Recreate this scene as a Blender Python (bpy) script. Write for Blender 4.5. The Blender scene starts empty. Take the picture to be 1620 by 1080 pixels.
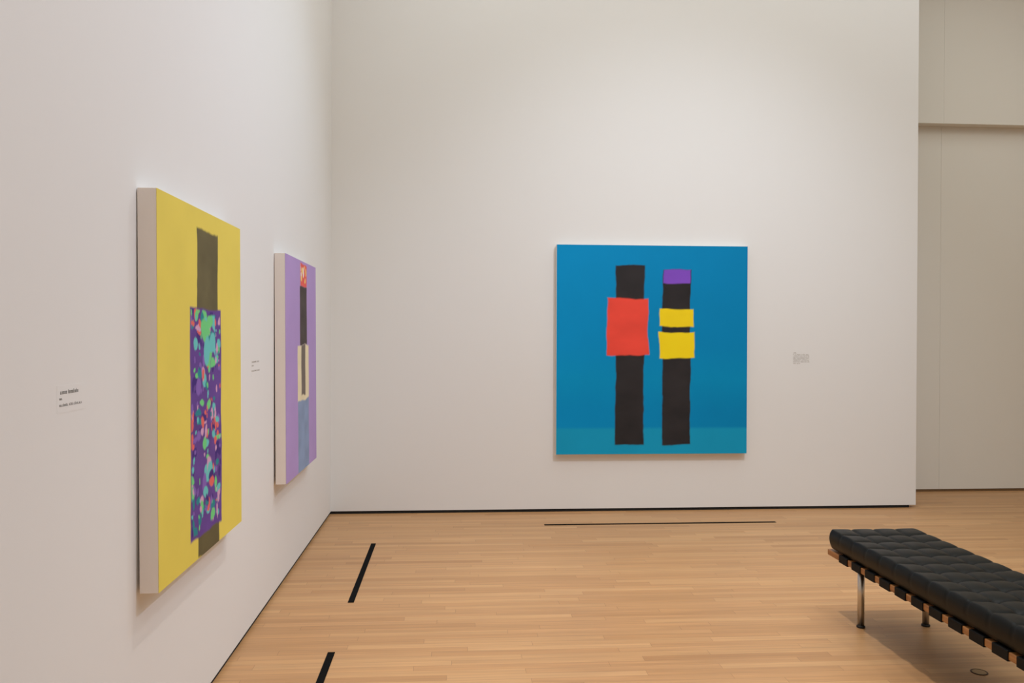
import bpy, bmesh, math, random
import numpy as np
from mathutils import Vector, Matrix

random.seed(7)
rng = np.random.default_rng(11)
scene = bpy.context.scene
COL = scene.collection

# ------------------------------------------------------------------ helpers
def lin(r, g, b, k=1.0):
    def f(c):
        c /= 255.0
        return c / 12.92 if c <= 0.04045 else ((c + 0.055) / 1.055) ** 2.4
    return (min(f(r) * k, .95), min(f(g) * k, .95), min(f(b) * k, .95), 1.0)

def obj(name, bm, mat, parent=None, smooth=False):
    me = bpy.data.meshes.new(name)
    bmesh.ops.recalc_face_normals(bm, faces=bm.faces)
    bm.to_mesh(me); bm.free()
    if smooth:
        for p in me.polygons:
            p.use_smooth = True
    o = bpy.data.objects.new(name, me)
    COL.objects.link(o)
    if mat is not None:
        me.materials.append(mat)
    if parent is not None:
        o.parent = parent
    return o

def empty(name, loc):
    o = bpy.data.objects.new(name, None)
    COL.objects.link(o)
    o.location = loc
    o.empty_display_size = .1
    return o

def tag(o, label, cat, group=None):
    o['label'] = label
    o['category'] = cat
    if group:
        o['group'] = group
    return o

def box(bm, x0, x1, y0, y1, z0, z1, bev=0, seg=2):
    m = Matrix.LocRotScale(Vector(((x0 + x1) / 2, (y0 + y1) / 2, (z0 + z1) / 2)), None,
                           Vector((x1 - x0, y1 - y0, z1 - z0)))
    r = bmesh.ops.create_cube(bm, size=1, matrix=m)
    if bev:
        es = list({e for v in r['verts'] for e in v.link_edges})
        bmesh.ops.bevel(bm, geom=es, offset=bev, segments=seg, affect='EDGES', profile=.5)

def lathe(bm, prof, cx=0, cy=0, n=40):
    rings = []
    for r, z in prof:
        rings.append([bm.verts.new((cx + r * math.cos(2 * math.pi * i / n),
                                    cy + r * math.sin(2 * math.pi * i / n), z)) for i in range(n)])
    for a, b in zip(rings, rings[1:]):
        for i in range(n):
            bm.faces.new((a[i], a[(i + 1) % n], b[(i + 1) % n], b[i]))
    bm.faces.new(rings[0][::-1]); bm.faces.new(rings[-1])

def mat(name, color, rough=.6, metal=0, spec=.5):
    m = bpy.data.materials.new(name)
    m.use_nodes = True
    b = m.node_tree.nodes['Principled BSDF']
    b.inputs['Base Color'].default_value = color
    b.inputs['Roughness'].default_value = rough
    b.inputs['Metallic'].default_value = metal
    b.inputs['Specular IOR Level'].default_value = spec
    return m

class NT:
    def __init__(s, m):
        s.t = m.node_tree; s.b = s.t.nodes['Principled BSDF']
    def n(s, kind, **kw):
        x = s.t.nodes.new(kind)
        for k, v in kw.items():
            setattr(x, k, v)
        return x
    def l(s, a, b):
        s.t.links.new(a, b)
    def math(s, op, a, b=None, c=None):
        x = s.n('ShaderNodeMath', operation=op)
        for i, v in enumerate((a, b, c)):
            if v is None: continue
            if hasattr(v, 'links'): s.l(v, x.inputs[i])
            else: x.inputs[i].default_value = v
        return x.outputs[0]
    def bump(s, height, strength, dist):
        x = s.n('ShaderNodeBump')
        x.inputs['Strength'].default_value = strength
        x.inputs['Distance'].default_value = dist
        s.l(height, x.inputs['Height'])
        s.l(x.outputs['Normal'], s.b.inputs['Normal'])

def wall_mat(name, color):
    m = mat(name, color, .85, spec=.25)
    q = NT(m)
    co = q.n('ShaderNodeTexCoord')
    no = q.n('ShaderNodeTexNoise'); no.inputs['Scale'].default_value = 220; no.inputs['Detail'].default_value = 3
    q.l(co.outputs['Object'], no.inputs['Vector'])
    q.bump(no.outputs['Fac'], .08, .002)
    return m

# ------------------------------------------------------------------ materials
M_wall = wall_mat('gallery white paint', (.80, .79, .775, 1))
M_wall_far = wall_mat('gallery off white paint', (.77, .745, .68, 1))
M_ceil = wall_mat('ceiling paint', (.80, .79, .77, 1))
M_black = mat('black recess', (.008, .008, .008, 1), .8)
M_brown = mat('dark brown base', lin(112, 84, 52), .7)
M_strip = mat('matt black strip', (.006, .006, .006, 1), .9, spec=.05)
M_canvas = mat('primed canvas', lin(236, 226, 218, 1.0), .9, spec=.2)
q = NT(M_canvas)
co = q.n('ShaderNodeTexCoord'); wv = q.n('ShaderNodeTexNoise'); wv.inputs['Scale'].default_value = 300
q.l(co.outputs['Object'], wv.inputs['Vector']); q.bump(wv.outputs['Fac'], .2, .001)
M_pine = mat('stretcher pine', lin(150, 118, 84), .7)
M_ink = mat('printed ink', (.17, .16, .145, 1), .7)
M_ink_pale = mat('grey printed ink', lin(158, 148, 136), .8)

# floor: oak strips running left to right
M_floor = mat('oak strip floor', (.5, .33, .2, 1), .42, spec=.4)
q = NT(M_floor)
co = q.n('ShaderNodeTexCoord'); sp = q.n('ShaderNodeSeparateXYZ')
q.l(co.outputs['Object'], sp.inputs[0])
X, Y = sp.outputs[0], sp.outputs[1]
W, L = .0572, .92
yr = q.math('DIVIDE', Y, W)
row = q.math('FLOOR', yr)
wn1 = q.n('ShaderNodeTexWhiteNoise', noise_dimensions='1D'); q.l(row, wn1.inputs['W'])
xo = q.math('ADD', q.math('DIVIDE', X, L), q.math('MULTIPLY', wn1.outputs['Value'], 7.3))
idx = q.math('FLOOR', xo)
cmb = q.n('ShaderNodeCombineXYZ'); q.l(row, cmb.inputs[0]); q.l(idx, cmb.inputs[1])
wn2 = q.n('ShaderNodeTexWhiteNoise', noise_dimensions='2D'); q.l(cmb.outputs[0], wn2.inputs['Vector'])
ramp = q.n('ShaderNodeValToRGB')
els = ramp.color_ramp.elements
els[0].position = 0; els[0].color = (.43, .245, .118, 1)
els[1].position = 1; els[1].color = (.575, .358, .186, 1)
for p, c in ((.12, (.485, .285, .140, 1)), (.5, (.515, .307, .155, 1)), (.8, (.54, .330, .167, 1))):
    e = els.new(p); e.color = c
q.l(wn2.outputs['Value'], ramp.inputs[0])
# grain, stretched along the boards and shifted on every board
gv = q.n('ShaderNodeCombineXYZ')
q.l(q.math('MULTIPLY', X, 1.6), gv.inputs[0])
q.l(q.math('MULTIPLY', Y, 46), gv.inputs[1])
q.l(q.math('MULTIPLY', wn2.outputs['Value'], 40), gv.inputs[2])
gr = q.n('ShaderNodeTexNoise'); gr.inputs['Scale'].default_value = 1; gr.inputs['Detail'].default_value = 6
gr.inputs['Roughness'].default_value = .6
q.l(gv.outputs[0], gr.inputs['Vector'])
gk = q.n('ShaderNodeMapRange'); gk.inputs['From Min'].default_value = .3; gk.inputs['From Max'].default_value = .7
gk.inputs['To Min'].default_value = .84; gk.inputs['To Max'].default_value = 1.12
q.l(gr.outputs['Fac'], gk.inputs['Value'])
# seams
fy = q.math('FRACT', yr); fx = q.math('FRACT', xo)
ey = q.math('MINIMUM', fy, q.math('SUBTRACT', 1.0, fy))
ex = q.math('MINIMUM', fx, q.math('SUBTRACT', 1.0, fx))
sy = q.math('LESS_THAN', ey, .016); sx = q.math('LESS_THAN', ex, .0012)
seam = q.math('MAXIMUM', sy, sx)
sk = q.math('SUBTRACT', 1.0, q.math('MULTIPLY', seam, .34))
mul = q.n('ShaderNodeMix', data_type='RGBA', blend_type='MULTIPLY'); mul.inputs['Factor'].default_value = 1
tone = q.n('ShaderNodeCombineColor')
k = q.math('MULTIPLY', gk.outputs[0], sk)
for i, c in enumerate((.985, .895, .775)): q.l(q.math('MULTIPLY', k, c), tone.inputs[i])
q.l(ramp.outputs['Color'], mul.inputs[6]); q.l(tone.outputs[0], mul.inputs[7])
q.l(mul.outputs[2], q.b.inputs['Base Color'])
q.l(q.math('ADD', .36, q.math('MULTIPLY', gr.outputs['Fac'], .14)), q.b.inputs['Roughness'])
q.bump(sk, .15, .0006)

# bench materials
M_leather = mat('black leather', (.0040, .0045, .0040, 1), .40, spec=.14)
q = NT(M_leather)
co = q.n('ShaderNodeTexCoord'); no = q.n('ShaderNodeTexNoise')
no.inputs['Scale'].default_value = 140; no.inputs['Detail'].default_value = 4
q.l(co.outputs['Object'], no.inputs['Vector']); q.bump(no.outputs['Fac'], .15, .001)
M_strap = mat('black saddle leather', (.004, .004, .004, 1), .6, spec=.15)
M_wood = mat('warm brown hardwood', lin(176, 116, 62), .45)
q = NT(M_wood)
co = q.n('ShaderNodeTexCoord'); mp = q.n('ShaderNodeMapping'); mp.inputs['Scale'].default_value = (60, 3, 60)
no = q.n('ShaderNodeTexNoise'); no.inputs['Scale'].default_value = 1; no.inputs['Detail'].default_value = 5
rp = q.n('ShaderNodeValToRGB')
rp.color_ramp.elements[0].position = .3; rp.color_ramp.elements[0].color = lin(126, 78, 40)
rp.color_ramp.elements[1].position = .7; rp.color_ramp.elements[1].color = lin(166, 114, 64)
q.l(co.outputs['Object'], mp.inputs[0]); q.l(mp.outputs[0], no.inputs['Vector'])
q.l(no.outputs['Fac'], rp.inputs[0]); q.l(rp.outputs[0], q.b.inputs['Base Color'])
M_steel = mat('polished steel', (.60, .57, .53, 1), .28, metal=1)
M_rubber = mat('dark foot pad', (.012, .010, .009, 1), .6)
M_brass = mat('dull brass', lin(150, 120, 78), .45, metal=.6)
M_brass_dark = mat('dark brass rim', lin(70, 48, 24), .5, metal=.4)

# ------------------------------------------------------------------ setting
H = 5.4           # ceiling height
GAP = .025        # walls stand this far above the floor
WR = 5.244        # free right end of the back wall
FD = .75          # far wall, right of that end
def struct(name, bx, m):
    bm = bmesh.new()
    for b in bx: box(bm, *b)
    o = obj(name, bm, m); o['kind'] = 'structure'
    return o
XR, YF = 10.5, -10.5
struct('floor', [(-.3, XR + .2, YF - .2, 1.2, -.1, 0)], M_floor)
struct('ceiling', [(-.3, XR + .2, YF - .2, 1.2, H, H + .1)], M_ceil)
struct('wall_left', [(-.25, 0, YF, .9, GAP, H)], M_wall)
struct('wall_back', [(0, WR, 0, FD, GAP, H)], M_wall)
struct('wall_far', [(WR - .3, 5.915, FD, .95, GAP, H), (5.9165, XR, FD, .95, GAP, H)], M_wall_far)
struct('wall_far_upper', [(WR, 5.868, FD - .12, FD, 3.652, H), (5.8692, XR, FD - .12, FD, 3.652, H)], M_wall_far)
struct('wall_front', [(0, XR, YF - .2, YF, 0, H)], M_wall)
struct('wall_right', [(XR, XR + .2, YF, .95, 0, H)], M_wall)
struct('baseboard_left', [(-.2, -.010, YF, .2, 0, GAP)], M_black)
struct('baseboard_back', [(-.01, WR - .057, .010, FD - .1, 0, GAP)], M_black)
struct('baseboard_far', [(WR - .3, XR, FD + .006, .93, 0, GAP)], M_brown)

# ------------------------------------------------------------------ black strips on the floor
def strip(x0, x1, y0, y1, label):
    bm = bmesh.new()
    box(bm, -(x1 - x0) / 2, (x1 - x0) / 2, -(y1 - y0) / 2, (y1 - y0) / 2, 0, .003, .0008, 1)
    o = obj('barrier_strip', bm, M_strip)
    o.location = ((x0 + x1) / 2, (y0 + y1) / 2, 0)
    return tag(o, label, 'barrier strip', 'black barrier strips on the floor')
strip(.449, .484, -2.42, -1.05, 'black strip on the floor in front of the lavender painting')
strip(.449, .484, -4.55, -3.182, 'black strip on the floor in front of the yellow painting, cut by the picture edge')
strip(1.80, 3.74, -.525, -.492, 'long thin black strip on the floor below the blue painting')

# ------------------------------------------------------------------ brass floor socket
fs = tag(empty('floor_socket', (3.485, -3.605, 0)), 'small round brass socket cover set in the floor in the shadow of the bench', 'floor socket')
bm = bmesh.new(); lathe(bm, [(.030, 0), (.030, .0022)]); obj('cover_plate', bm, M_brass, fs)
bm = bmesh.new()
pr = [(.030, 0), (.037, 0), (.037, .0025), (.035, .0032), (.032, .0032), (.030, .0025)]
n = 48; rings = [[bm.verts.new((r * math.cos(2 * math.pi * i / n), r * math.sin(2 * math.pi * i / n), z)) for i in range(n)] for r, z in pr]
for a in range(len(pr)):
    b = (a + 1) % len(pr)
    for i in range(n):
        bm.faces.new((rings[a][i], rings[a][(i + 1) % n], rings[b][(i + 1) % n], rings[b][i]))
obj('rim', bm, M_brass_dark, fs, True)

# ------------------------------------------------------------------ paintings (generic colour-block abstracts)
def fbm(w, h, cells, seed, octs=4):
    r = np.random.default_rng(seed); out = np.zeros((h, w)); amp = 1; tot = 0
    for o in range(octs):
        cx, cy = int(cells[0] * 2 ** o) + 2, int(cells[1] * 2 ** o) + 2
        g = r.random((cy, cx))
        xs = np.linspace(0, cx - 1.001, w); ys = np.linspace(0, cy - 1.001, h)
        x0 = xs.astype(int); y0 = ys.astype(int)
        fx = xs - x0; fy = (ys - y0)[:, None]
        fx = fx * fx * (3 - 2 * fx); fy = fy * fy * (3 - 2 * fy)
        a = g[y0][:, x0] * (1 - fx) + g[y0][:, x0 + 1] * fx
        b = g[y0 + 1][:, x0] * (1 - fx) + g[y0 + 1][:, x0 + 1] * fx
        out += amp * (a * (1 - fy) + b * fy); tot += amp; amp *= .5
    return out / tot

class Paint:
    def __init__(s, w, h, step, ground, seed, k):
        s.nx, s.ny = int(w / step) + 1, int(h / step) + 1
        s.w, s.h, s.k = w, h, k
        u = np.linspace(0, 1, s.nx); v = np.linspace(0, 1, s.ny)
        s.U, s.V = np.meshgrid(u, v)
        s.seed = seed
        s.c = np.zeros((s.ny, s.nx, 3)); s.c[:] = lin(*ground, k)[:3]
        s.wob = (fbm(s.nx, s.ny, (9, 9), seed) - .5)
        s.wob2 = (fbm(s.nx, s.ny, (9, 9), seed + 1) - .5)
    def shade(s, amp, cells=(5, 3), sd=5):
        s.c *= (1 + amp * (fbm(s.nx, s.ny, cells, s.seed + sd) - .5))[:, :, None]
    def blend(s, mask, col):
        s.c = s.c * (1 - mask[:, :, None]) + np.array(lin(*col, s.k)[:3]) * mask[:, :, None]
    def mask(s, u0, u1, v0, v1, soft=.006, wob=.02, slant=0):
        U = s.U + s.wob * wob - slant * (s.V - (v0 + v1) / 2); V = s.V + s.wob2 * wob
        d = np.minimum(np.minimum(U - u0, u1 - U), np.minimum(V - v0, v1 - V))
        return np.clip(d / soft + .5, 0, 1)
    def block(s, u0, u1, v0, v1, col, var=.25, **kw):
        m = s.mask(u0, u1, v0, v1, **kw)
        base = np.array(lin(*col, s.k)[:3]) * (1 + var * (fbm(s.nx, s.ny, (7, 14), s.seed + int(u0 * 997 + v0 * 101)) - .5))[:, :, None]
        s.c = s.c * (1 - m[:, :, None]) + base * m[:, :, None]
    def flecks(s, u0, u1, v0, v1, cols, n, size, seed):
        r = np.random.default_rng(seed); m = s.mask(u0, u1, v0, v1)
        for i in range(n):
            cu, cv = r.uniform(u0, u1), r.uniform(v0, v1); su, sv = r.uniform(*size), r.uniform(*size)
            d = ((s.U + s.wob * .05 - cu) / (su / s.w)) ** 2 + ((s.V + s.wob2 * .05 - cv) / (sv / s.h)) ** 2
            s.blend(np.clip((1.15 - d) * 3, 0, 1) * m, cols[i % len(cols)])
    def face(s, name, material, parent, y):
        """front surface in the local x-z plane, facing local -y"""
        co = np.stack([(s.U - .5) * s.w, np.full_like(s.U, y), s.V * s.h], -1).reshape(-1, 3)
        i = np.arange(s.nx * s.ny).reshape(s.ny, s.nx)
        f = np.stack([i[:-1, :-1], i[:-1, 1:], i[1:, 1:], i[1:, :-1]], -1).reshape(-1, 4)
        me = bpy.data.meshes.new(name)
        me.vertices.add(len(co)); me.vertices.foreach_set('co', co.ravel())
        me.loops.add(f.size); me.loops.foreach_set('vertex_index', f.ravel())
        me.polygons.add(len(f)); me.polygons.foreach_set('loop_start', np.arange(0, f.size, 4))
        me.update(); me.validate()
        a = me.color_attributes.new('pigment', 'FLOAT_COLOR', 'POINT')
        rgba = np.concatenate([np.clip(s.c, 0, .95).reshape(-1, 3), np.ones((len(co), 1))], 1)
        a.data.foreach_set('color', rgba.ravel())
        o = bpy.data.objects.new(name, me); COL.objects.link(o)
        me.materials.append(material); o.parent = parent
        return o

M_paint = mat('oil paint', (1, 1, 1, 1), .6, spec=.12)
q = NT(M_paint)
at = q.n('ShaderNodeAttribute', attribute_name='pigment'); q.l(at.outputs['Color'], q.b.inputs['Base Color'])
co = q.n('ShaderNodeTexCoord'); no = q.n('ShaderNodeTexNoise'); no.inputs['Scale'].default_value = 160
q.l(co.outputs['Object'], no.inputs['Vector']); q.bump(no.outputs['Fac'], .15, .001)

def painting(name, loc, rotz, lean, w, h, depth, gap, paint, label):
    """local frame: x along the wall, -y out of the wall, z up; origin on the wall at the bottom middle"""
    t = tag(empty(name, loc), label, 'painting', 'paintings on the gallery walls')
    t.rotation_euler = (lean, 0, rotz)
    bm = bmesh.new(); box(bm, -w / 2, w / 2, -depth + .0006, -gap, 0, h, .0012, 1)
    obj('canvas', bm, M_canvas, t)
    bm = bmesh.new(); i = .04
    for b in ((-w / 2 + i, w / 2 - i, i, i + .05), (-w / 2 + i, w / 2 - i, h - i - .05, h - i)):
        box(bm, b[0], b[1], -gap - .004, .001, b[2], b[3])
    for s in (-1, 1):
        xa = s * (w / 2 - i - .025)
        box(bm, xa - .025, xa + .025, -gap - .004, .001, i + .05, h - i - .05)
    obj('stretcher_frame', bm, M_pine, t)
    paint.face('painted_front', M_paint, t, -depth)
    return t

# blue ground, two dark upright bands crossed by red and yellow blocks
P = Paint(1.6994, 1.8312, .006, (0, 130, 184), 3, 1.15)
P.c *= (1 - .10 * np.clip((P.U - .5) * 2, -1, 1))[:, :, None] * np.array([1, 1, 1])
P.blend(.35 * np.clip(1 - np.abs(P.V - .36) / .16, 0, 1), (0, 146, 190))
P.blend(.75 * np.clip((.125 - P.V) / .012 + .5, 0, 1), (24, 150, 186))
P.shade(.10)
DK = (46, 43, 44)
P.block(.305, .455, .045, .905, DK, .6)
P.block(.262, .478, .475, .745, (226, 74, 60), .2)
P.block(.552, .700, .045, .885, DK, .6)
P.block(.556, .696, .82, .885, (124, 76, 186), .2)
P.block(.540, .718, .612, .695, (246, 205, 30), .12)
P.block(.536, .722, .462, .585, (248, 206, 28), .12)
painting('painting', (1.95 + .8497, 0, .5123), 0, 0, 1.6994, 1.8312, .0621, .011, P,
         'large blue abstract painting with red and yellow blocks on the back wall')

# yellow ground, olive band and a violet speckled panel
P = Paint(1.0925, 1.3578, .005, (226, 206, 92), 21, 1.05)
P.shade(.12, (4, 6))
OL = (100, 92, 62)
P.block(.40, .66, .0, .945, OL, .5)
P.block(.315, .70, .06, .715, (98, 66, 142), .5)
fl = [(104, 192, 190), (222, 104, 96), (66, 40, 120), (112, 204, 128), (206, 158, 190), (130, 96, 176), (40, 130, 140)]
P.flecks(.325, .69, .07, .71, fl, 150, (.010, .034), 5)
P.flecks(.325, .69, .07, .71, fl, 90, (.006, .014), 6)
P.flecks(.40, .62, .50, .70, [(104, 192, 190), (112, 204, 128)], 7, (.03, .06), 4)
painting('painting', (.0, -4.4268 + .54625, .6802), math.pi / 2, -.0059, 1.0925, 1.3578, .0737, .0112, P,
         'yellow abstract painting with a speckled violet panel on the left wall')

# lavender ground, a column of red, charcoal, cream and blue blocks
P = Paint(1.0872, 1.3651, .006, (172, 146, 200), 33, 1.12)
P.shade(.10, (4, 6))
P.block(.45, .66, .88, .985, (224, 92, 84), .3)
P.flecks(.46, .65, .90, .98, [(240, 200, 120), (235, 215, 200)], 9, (.012, .03), 3)
P.block(.43, .66, .60, .88, (72, 64, 62), .5)
P.block(.35, .72, .33, .60, (226, 214, 180), .15)
P.block(.47, .60, .36, .60, (110, 100, 92), .4)
P.block(.36, .72, .0, .335, (132, 150, 182), .35)
painting('painting', (.0, -2.2956 + .5436, .6652), math.pi / 2, -.0062, 1.0872, 1.3651, .073, .0114, P,
         'lavender abstract painting with stacked red, cream and blue blocks, nearest the corner')

# ------------------------------------------------------------------ wall labels (text too small to read in the photograph)
def glyphs(bm, x0, x1, z, hgt, st):
    """a run of tiny unreadable letter strokes"""
    r = random.Random(int(x0 * 1e4 + z * 1e5)); x = x0
    while x < x1:
        if r.random() < .14: x += hgt * .5; continue
        gw = hgt * r.choice((.35, .5, .55, .6)); hh = hgt * r.choice((.7, .7, 1))
        k = r.randrange(4)
        box(bm, x, x + st, -.0007, -.0003, z, z + hh)
        if k != 1: box(bm, x + gw - st, x + gw, -.0007, -.0003, z, z + hgt * .7)
        if k in (0, 2): box(bm, x, x + gw, -.0007, -.0003, z + hgt * .7 - st, z + hgt * .7)
        if k in (1, 2): box(bm, x, x + gw, -.0007, -.0003, z, z + st)
        x += gw + hgt * .22

def wall_label(loc, rotz, w, h, lines, label, ink=M_ink):
    t = tag(empty('wall_label', loc), label, 'label', 'wall labels beside the paintings')
    t.rotation_euler = (0, 0, rotz)
    bm = bmesh.new(); box(bm, -.012, w, -.0004, .0, -h, .012)
    obj('card', bm, M_wall, t)
    for x0, x1, z, hgt, st, mt in lines:
        bm = bmesh.new(); glyphs(bm, x0, x1, z, hgt, st); o = obj('text_line', bm, mt, t)
    return t
Q = math.pi / 2
wall_label((0, -4.972, 1.397), Q, .165, .062,
           [(0, .112, -.0115, .0115, .0024, M_ink), (0, .018, -.027, .007, .0011, M_ink),
            (0, .142, -.045, .008, .0011, M_ink)],
           'small text label on the left wall before the yellow painting')
wall_label((0, -2.83, 1.412), Q, .20, .085,
           [(0, .16, -.011, .010, .0016, M_ink_pale), (0, .04, -.030, .008, .0011, M_ink_pale),
            (0, .17, -.058, .009, .0012, M_ink_pale)],
           'small text label on the left wall between the yellow and lavender paintings')
wall_label((4.095, 0, 1.412), 0, .165, .145,
           [(0, .032, -.014, .010, .0018, M_ink_pale)] +
           [(0, .145, -.028 - .011 * i, .0075, .0013, M_ink_pale) for i in range(7)] +
           [(0, .06, -.108, .0075, .0013, M_ink_pale)],
           'small paragraph text label on the back wall right of the blue painting', M_ink_pale)

# ------------------------------------------------------------------ bench
BX0, BX1 = 3.135, 3.63
BY1 = -2.79; BLEN = 1.97
BY0 = BY1 - BLEN
bcx, bcy = (BX0 + BX1) / 2, (BY0 + BY1) / 2
bench = tag(empty('bench', (bcx, bcy, 0)), 'black tufted leather bench with wooden rails and steel legs on the oak floor', 'bench')
hw, hl = (BX1 - BX0) / 2, BLEN / 2
RZ0, RZ1, RT = .338, .369, .036
for s in (-1, 1):                       # long side rails
    bm = bmesh.new()
    xc = s * (hw - RT / 2)
    box(bm, xc - RT / 2, xc + RT / 2, -hl, hl, RZ0, RZ1, .004, 2)
    obj('rail', bm, M_wood, bench)
for s in (-1, 1):                       # cross rails where the legs are fixed
    bm = bmesh.new(); yc = s * (hl - .205)
    box(bm, -hw + RT, hw - RT, yc - .022, yc + .022, RZ0 + .004, RZ1 - .008, .003, 2)
    obj('cross_rail', bm, M_wood, bench)
# straps: each one wraps both rails and crosses under the cushion
PITCH = .1424
def strap_bm():
    bm = bmesh.new(); wv, th = .047, .0045
    for s in (-1, 1):
        xo, xi = s * (hw + th), s * (hw - RT)
        a, b = sorted((s * hw - s * .0005, xo))
        box(bm, a, b, -wv, wv, RZ0 - th, RZ1 + th, .0015, 1)
        a, b = sorted((xi, xo)); box(bm, a, b, -wv, wv, RZ0 - th, RZ0 + .0005, .0015, 1)
    box(bm, -hw, hw, -wv, wv, RZ1 - .0005, RZ1 + th, .0015, 1)
    return bm
first = None
ys = [-3.0545 - bcy + .0712 + .0006 - PITCH * i for i in range(13)]
ys = [y for y in ys if -hl + .05 < y < hl - .05]
for y in ys:
    if first is None:
        first = obj('strap', strap_bm(), M_strap, bench); o = first
    else:
        o = first.copy(); COL.objects.link(o); o.parent = bench
    o.location = (0, y, 0)
# tufted cushion
NX, NY, SUB = 4, 14, 14
CX0, CX1 = -hw - .004, hw - .002
CY0, CY1 = -hl + .005, hl - .02
CZ0, CZ1 = RZ1 + .005, .486
def cushion():
    bm = bmesh.new()
    nx, ny = NX * SUB, NY * SUB
    R = .016
    RB = .034
    def warp(t, L):      # rounded shoulder: distance to the edge -> drop
        d = max(0., R - t)
        return R - math.sqrt(max(0., R * R - d * d))
    top = []; bot = []
    for j in range(ny + 1):
        r1 = []; r2 = []
        for i in range(nx + 1):
            u, v = i / SUB, j / SUB
            x = CX0 + (CX1 - CX0) * i / nx; y = CY0 + (CY1 - CY0) * j / ny
            ex = min(x - CX0, CX1 - x); ey = min(y - CY0, CY1 - y)
            fu, fv = u % 1, v % 1
            du, dv = min(fu, 1 - fu), min(fv, 1 - fv)
            pu = math.sin(math.pi * fu) if .5 <= u <= NX - .5 else 1
            pv = math.sin(math.pi * fv) if .5 <= v <= NY - .5 else 1
            puff = max(0, pu * pv) ** .55
            rim = min(1., min(ex, ey) / .06); puff = 1 - (1 - puff) * (.30 + .70 * rim)
            groove = math.exp(-(du / .055) ** 2) * .003 + math.exp(-(dv / .055) ** 2) * .003
            inner = (0 < round(u) < NX) and (0 < round(v) < NY)
            dim = .007 * math.exp(-((u - round(u)) ** 2 + (v - round(v)) ** 2) / .03) if inner else 0
            edge = max(warp(ex, 0), warp(ey, 0)) if min(ex, ey) > 0 else R
            if ex < R and ey < R:
                d = min(R, math.hypot(R - ex, R - ey)); edge = R - math.sqrt(R * R - d * d)
            z = CZ1 - .011 + .011 * puff - groove - dim - edge
            # round the plan corners a little
            px, py = x, y
            if ex < .025 and ey < .025:
                sx = 1 if x > 0 else -1; syy = 1 if y > 0 else -1
                ccx = (CX1 if sx > 0 else CX0) - sx * .025; ccy = (CY1 if syy > 0 else CY0) - syy * .025
                dx, dy = x - ccx, y - ccy; m = max(abs(dx), abs(dy)); l = math.hypot(dx, dy)
                if l > 0: px, py = ccx + dx * m / l, ccy + dy * m / l
            r1.append(bm.verts.new((px, py, z)))
            db = min(RB, max(0, RB - min(ex, ey))); zb = CZ0 + RB - math.sqrt(RB * RB - db * db)
            r2.append(bm.verts.new((px, py, zb)))
        top.append(r1); bot.append(r2)
    for j in range(ny):
        for i in range(nx):
            bm.faces.new((top[j][i], top[j][i + 1], top[j + 1][i + 1], top[j + 1][i]))
            bm.faces.new((bot[j][i], bot[j + 1][i], bot[j + 1][i + 1], bot[j][i + 1]))
    # sides, with a slight bulge and a seam dent at every panel line
    loop = [(i, 0) for i in range(nx)] + [(nx, j) for j in range(ny)] + [(i, ny) for i in range(nx, 0, -1)] + [(0, j) for j in range(ny, 0, -1)]
    cols = []
    for (i, j) in loop:
        a, b = top[j][i], bot[j][i]
        nxv = (-1 if i == 0 else 1 if i == nx else 0); nyv = (-1 if j == 0 else 1 if j == ny else 0)
        f = ((i / SUB) % 1) if j in (0, ny) else ((j / SUB) % 1)
        d = min(f, 1 - f)
        c = [a]
        for k in range(1, 5):
            t = k / 5
            bul = .005 * math.sin(math.pi * t) * (1 - .25 * math.exp(-(d / .05) ** 2))
            nl = math.hypot(nxv, nyv) or 1
            c.append(bm.verts.new((a.co.x + nxv / nl * bul, a.co.y + nyv / nl * bul, a.co.z + (b.co.z - a.co.z) * t)))
        c.append(b); cols.append(c)
    for p in range(len(cols)):
        c1, c2 = cols[p], cols[(p + 1) % len(cols)]
        for k in range(5):
            bm.faces.new((c1[k], c1[k + 1], c2[k + 1], c2[k]))
    return bm
obj('cushion', cushion(), M_leather, bench, True)
for sx_, lx in ((-1, 3.226), (1, 3.585)):
    for sy_ in (-1, 1):
        bm = bmesh.new()
        lx_, ly_ = lx - bcx, sy_ * (hl - .205)
        lathe(bm, [(.0175, .010), (.0175, RZ0 + .006)], lx_, ly_)
        lg = obj('leg', bm, M_steel, bench, True)
        for p in lg.data.polygons:
            if len(p.vertices) > 4: p.use_smooth = False
        bm = bmesh.new()
        lathe(bm, [(.021, 0), (.022, .002), (.022, .009), (.019, .0115)], lx_, ly_)
        obj('foot', bm, M_rubber, lg)

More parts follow.
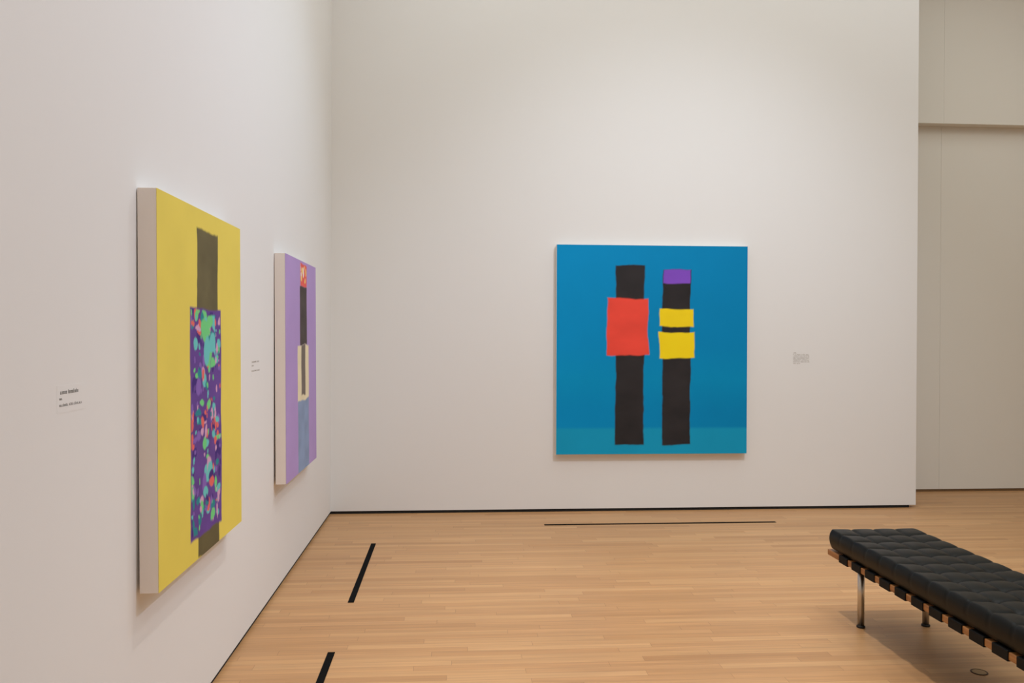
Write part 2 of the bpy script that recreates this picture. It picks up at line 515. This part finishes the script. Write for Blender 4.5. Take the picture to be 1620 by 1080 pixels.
# ------------------------------------------------------------------ light
def area(name, loc, sx, sy, power, color, rot=(0, 0, 0)):
    l = bpy.data.lights.new(name, 'AREA'); l.shape = 'RECTANGLE'; l.size = sx; l.size_y = sy
    l.energy = power; l.color = color
    o = bpy.data.objects.new(name, l); COL.objects.link(o); o.location = loc; o.rotation_euler = rot
    return o
def spot(name, loc, target, power, color, angle, blend=1, radius=.12):
    l = bpy.data.lights.new(name, 'SPOT'); l.energy = power; l.color = color
    l.spot_size = math.radians(angle); l.spot_blend = blend; l.shadow_soft_size = radius
    o = bpy.data.objects.new(name, l); COL.objects.link(o); o.location = loc
    o.rotation_euler = (Vector(target) - Vector(loc)).to_track_quat('-Z', 'Y').to_euler()
    return o
LIGHTS = [      # ceiling panels and track spots
    ('area', (3.8, -4.4, H - .03), (7.0, 8.5), 205, (.96, 1.04, 1.03)),
    ('spot', (1.90, -3.6, H - .20), (2.6, -3.6, 0), 315, (1.06, .99, .95), 84),
    ('spot', (2.90, -3.6, H - .20), (3.0, -3.6, 0), 80, (1.02, 1, .97), 84),
    ('spot', (3.4, -4.2, H - .25), (3.0, 0, .95), 320, (.90, .99, 1.13), 74),
    ('spot', (4.2, -4.4, H - .25), (0, -4.2, .8), 205, (.86, .95, 1.25), 84),
    ('spot', (2.6, -1.9, H - .25), (0, -2.2, 1.8), 92, (.80, .98, 1.2), 78),
    ('spot', (7.2, -2.0, H - .25), (6.8, .7, 1.8), 22, (1.0, 1.03, .97), 84),
]
for a in LIGHTS:
    if a[0] == 'area': area('laylight', a[1], a[2][0], a[2][1], a[3], a[4])
    else: spot('track_spot', a[1], a[2], a[3], a[4], a[5], radius=.07)
w = bpy.data.worlds.new('World'); scene.world = w; w.use_nodes = True
w.node_tree.nodes['Background'].inputs[0].default_value = (.02, .02, .02, 1)

# ------------------------------------------------------------------ camera
yaw, pitch, roll, f = .0693, -.0070, .0033, 1320.1
fw = Vector((math.sin(yaw) * math.cos(pitch), math.cos(yaw) * math.cos(pitch), math.sin(pitch)))
rt = Vector((math.cos(yaw), -math.sin(yaw), 0)); up = rt.cross(fw)
Rv = rt * math.cos(roll) + up * math.sin(roll); Uv = -rt * math.sin(roll) + up * math.cos(roll)
cam = bpy.data.cameras.new('camera'); cam.sensor_width = 36; cam.lens = 36 * f / 1620
cam.clip_start = .05
co_ = bpy.data.objects.new('camera', cam); COL.objects.link(co_)
m = Matrix((Rv, Uv, -fw)).transposed().to_4x4(); m.translation = (1.059, -7.2925, 1.5482)
co_.matrix_world = m
scene.camera = co_

vs = scene.view_settings
vs.view_transform = 'Standard'; vs.look = 'None'; vs.gamma = 1; vs.use_curve_mapping = False
vs.exposure = 0.0
scene.cycles.max_bounces = 10
scene.cycles.diffuse_bounces = 6
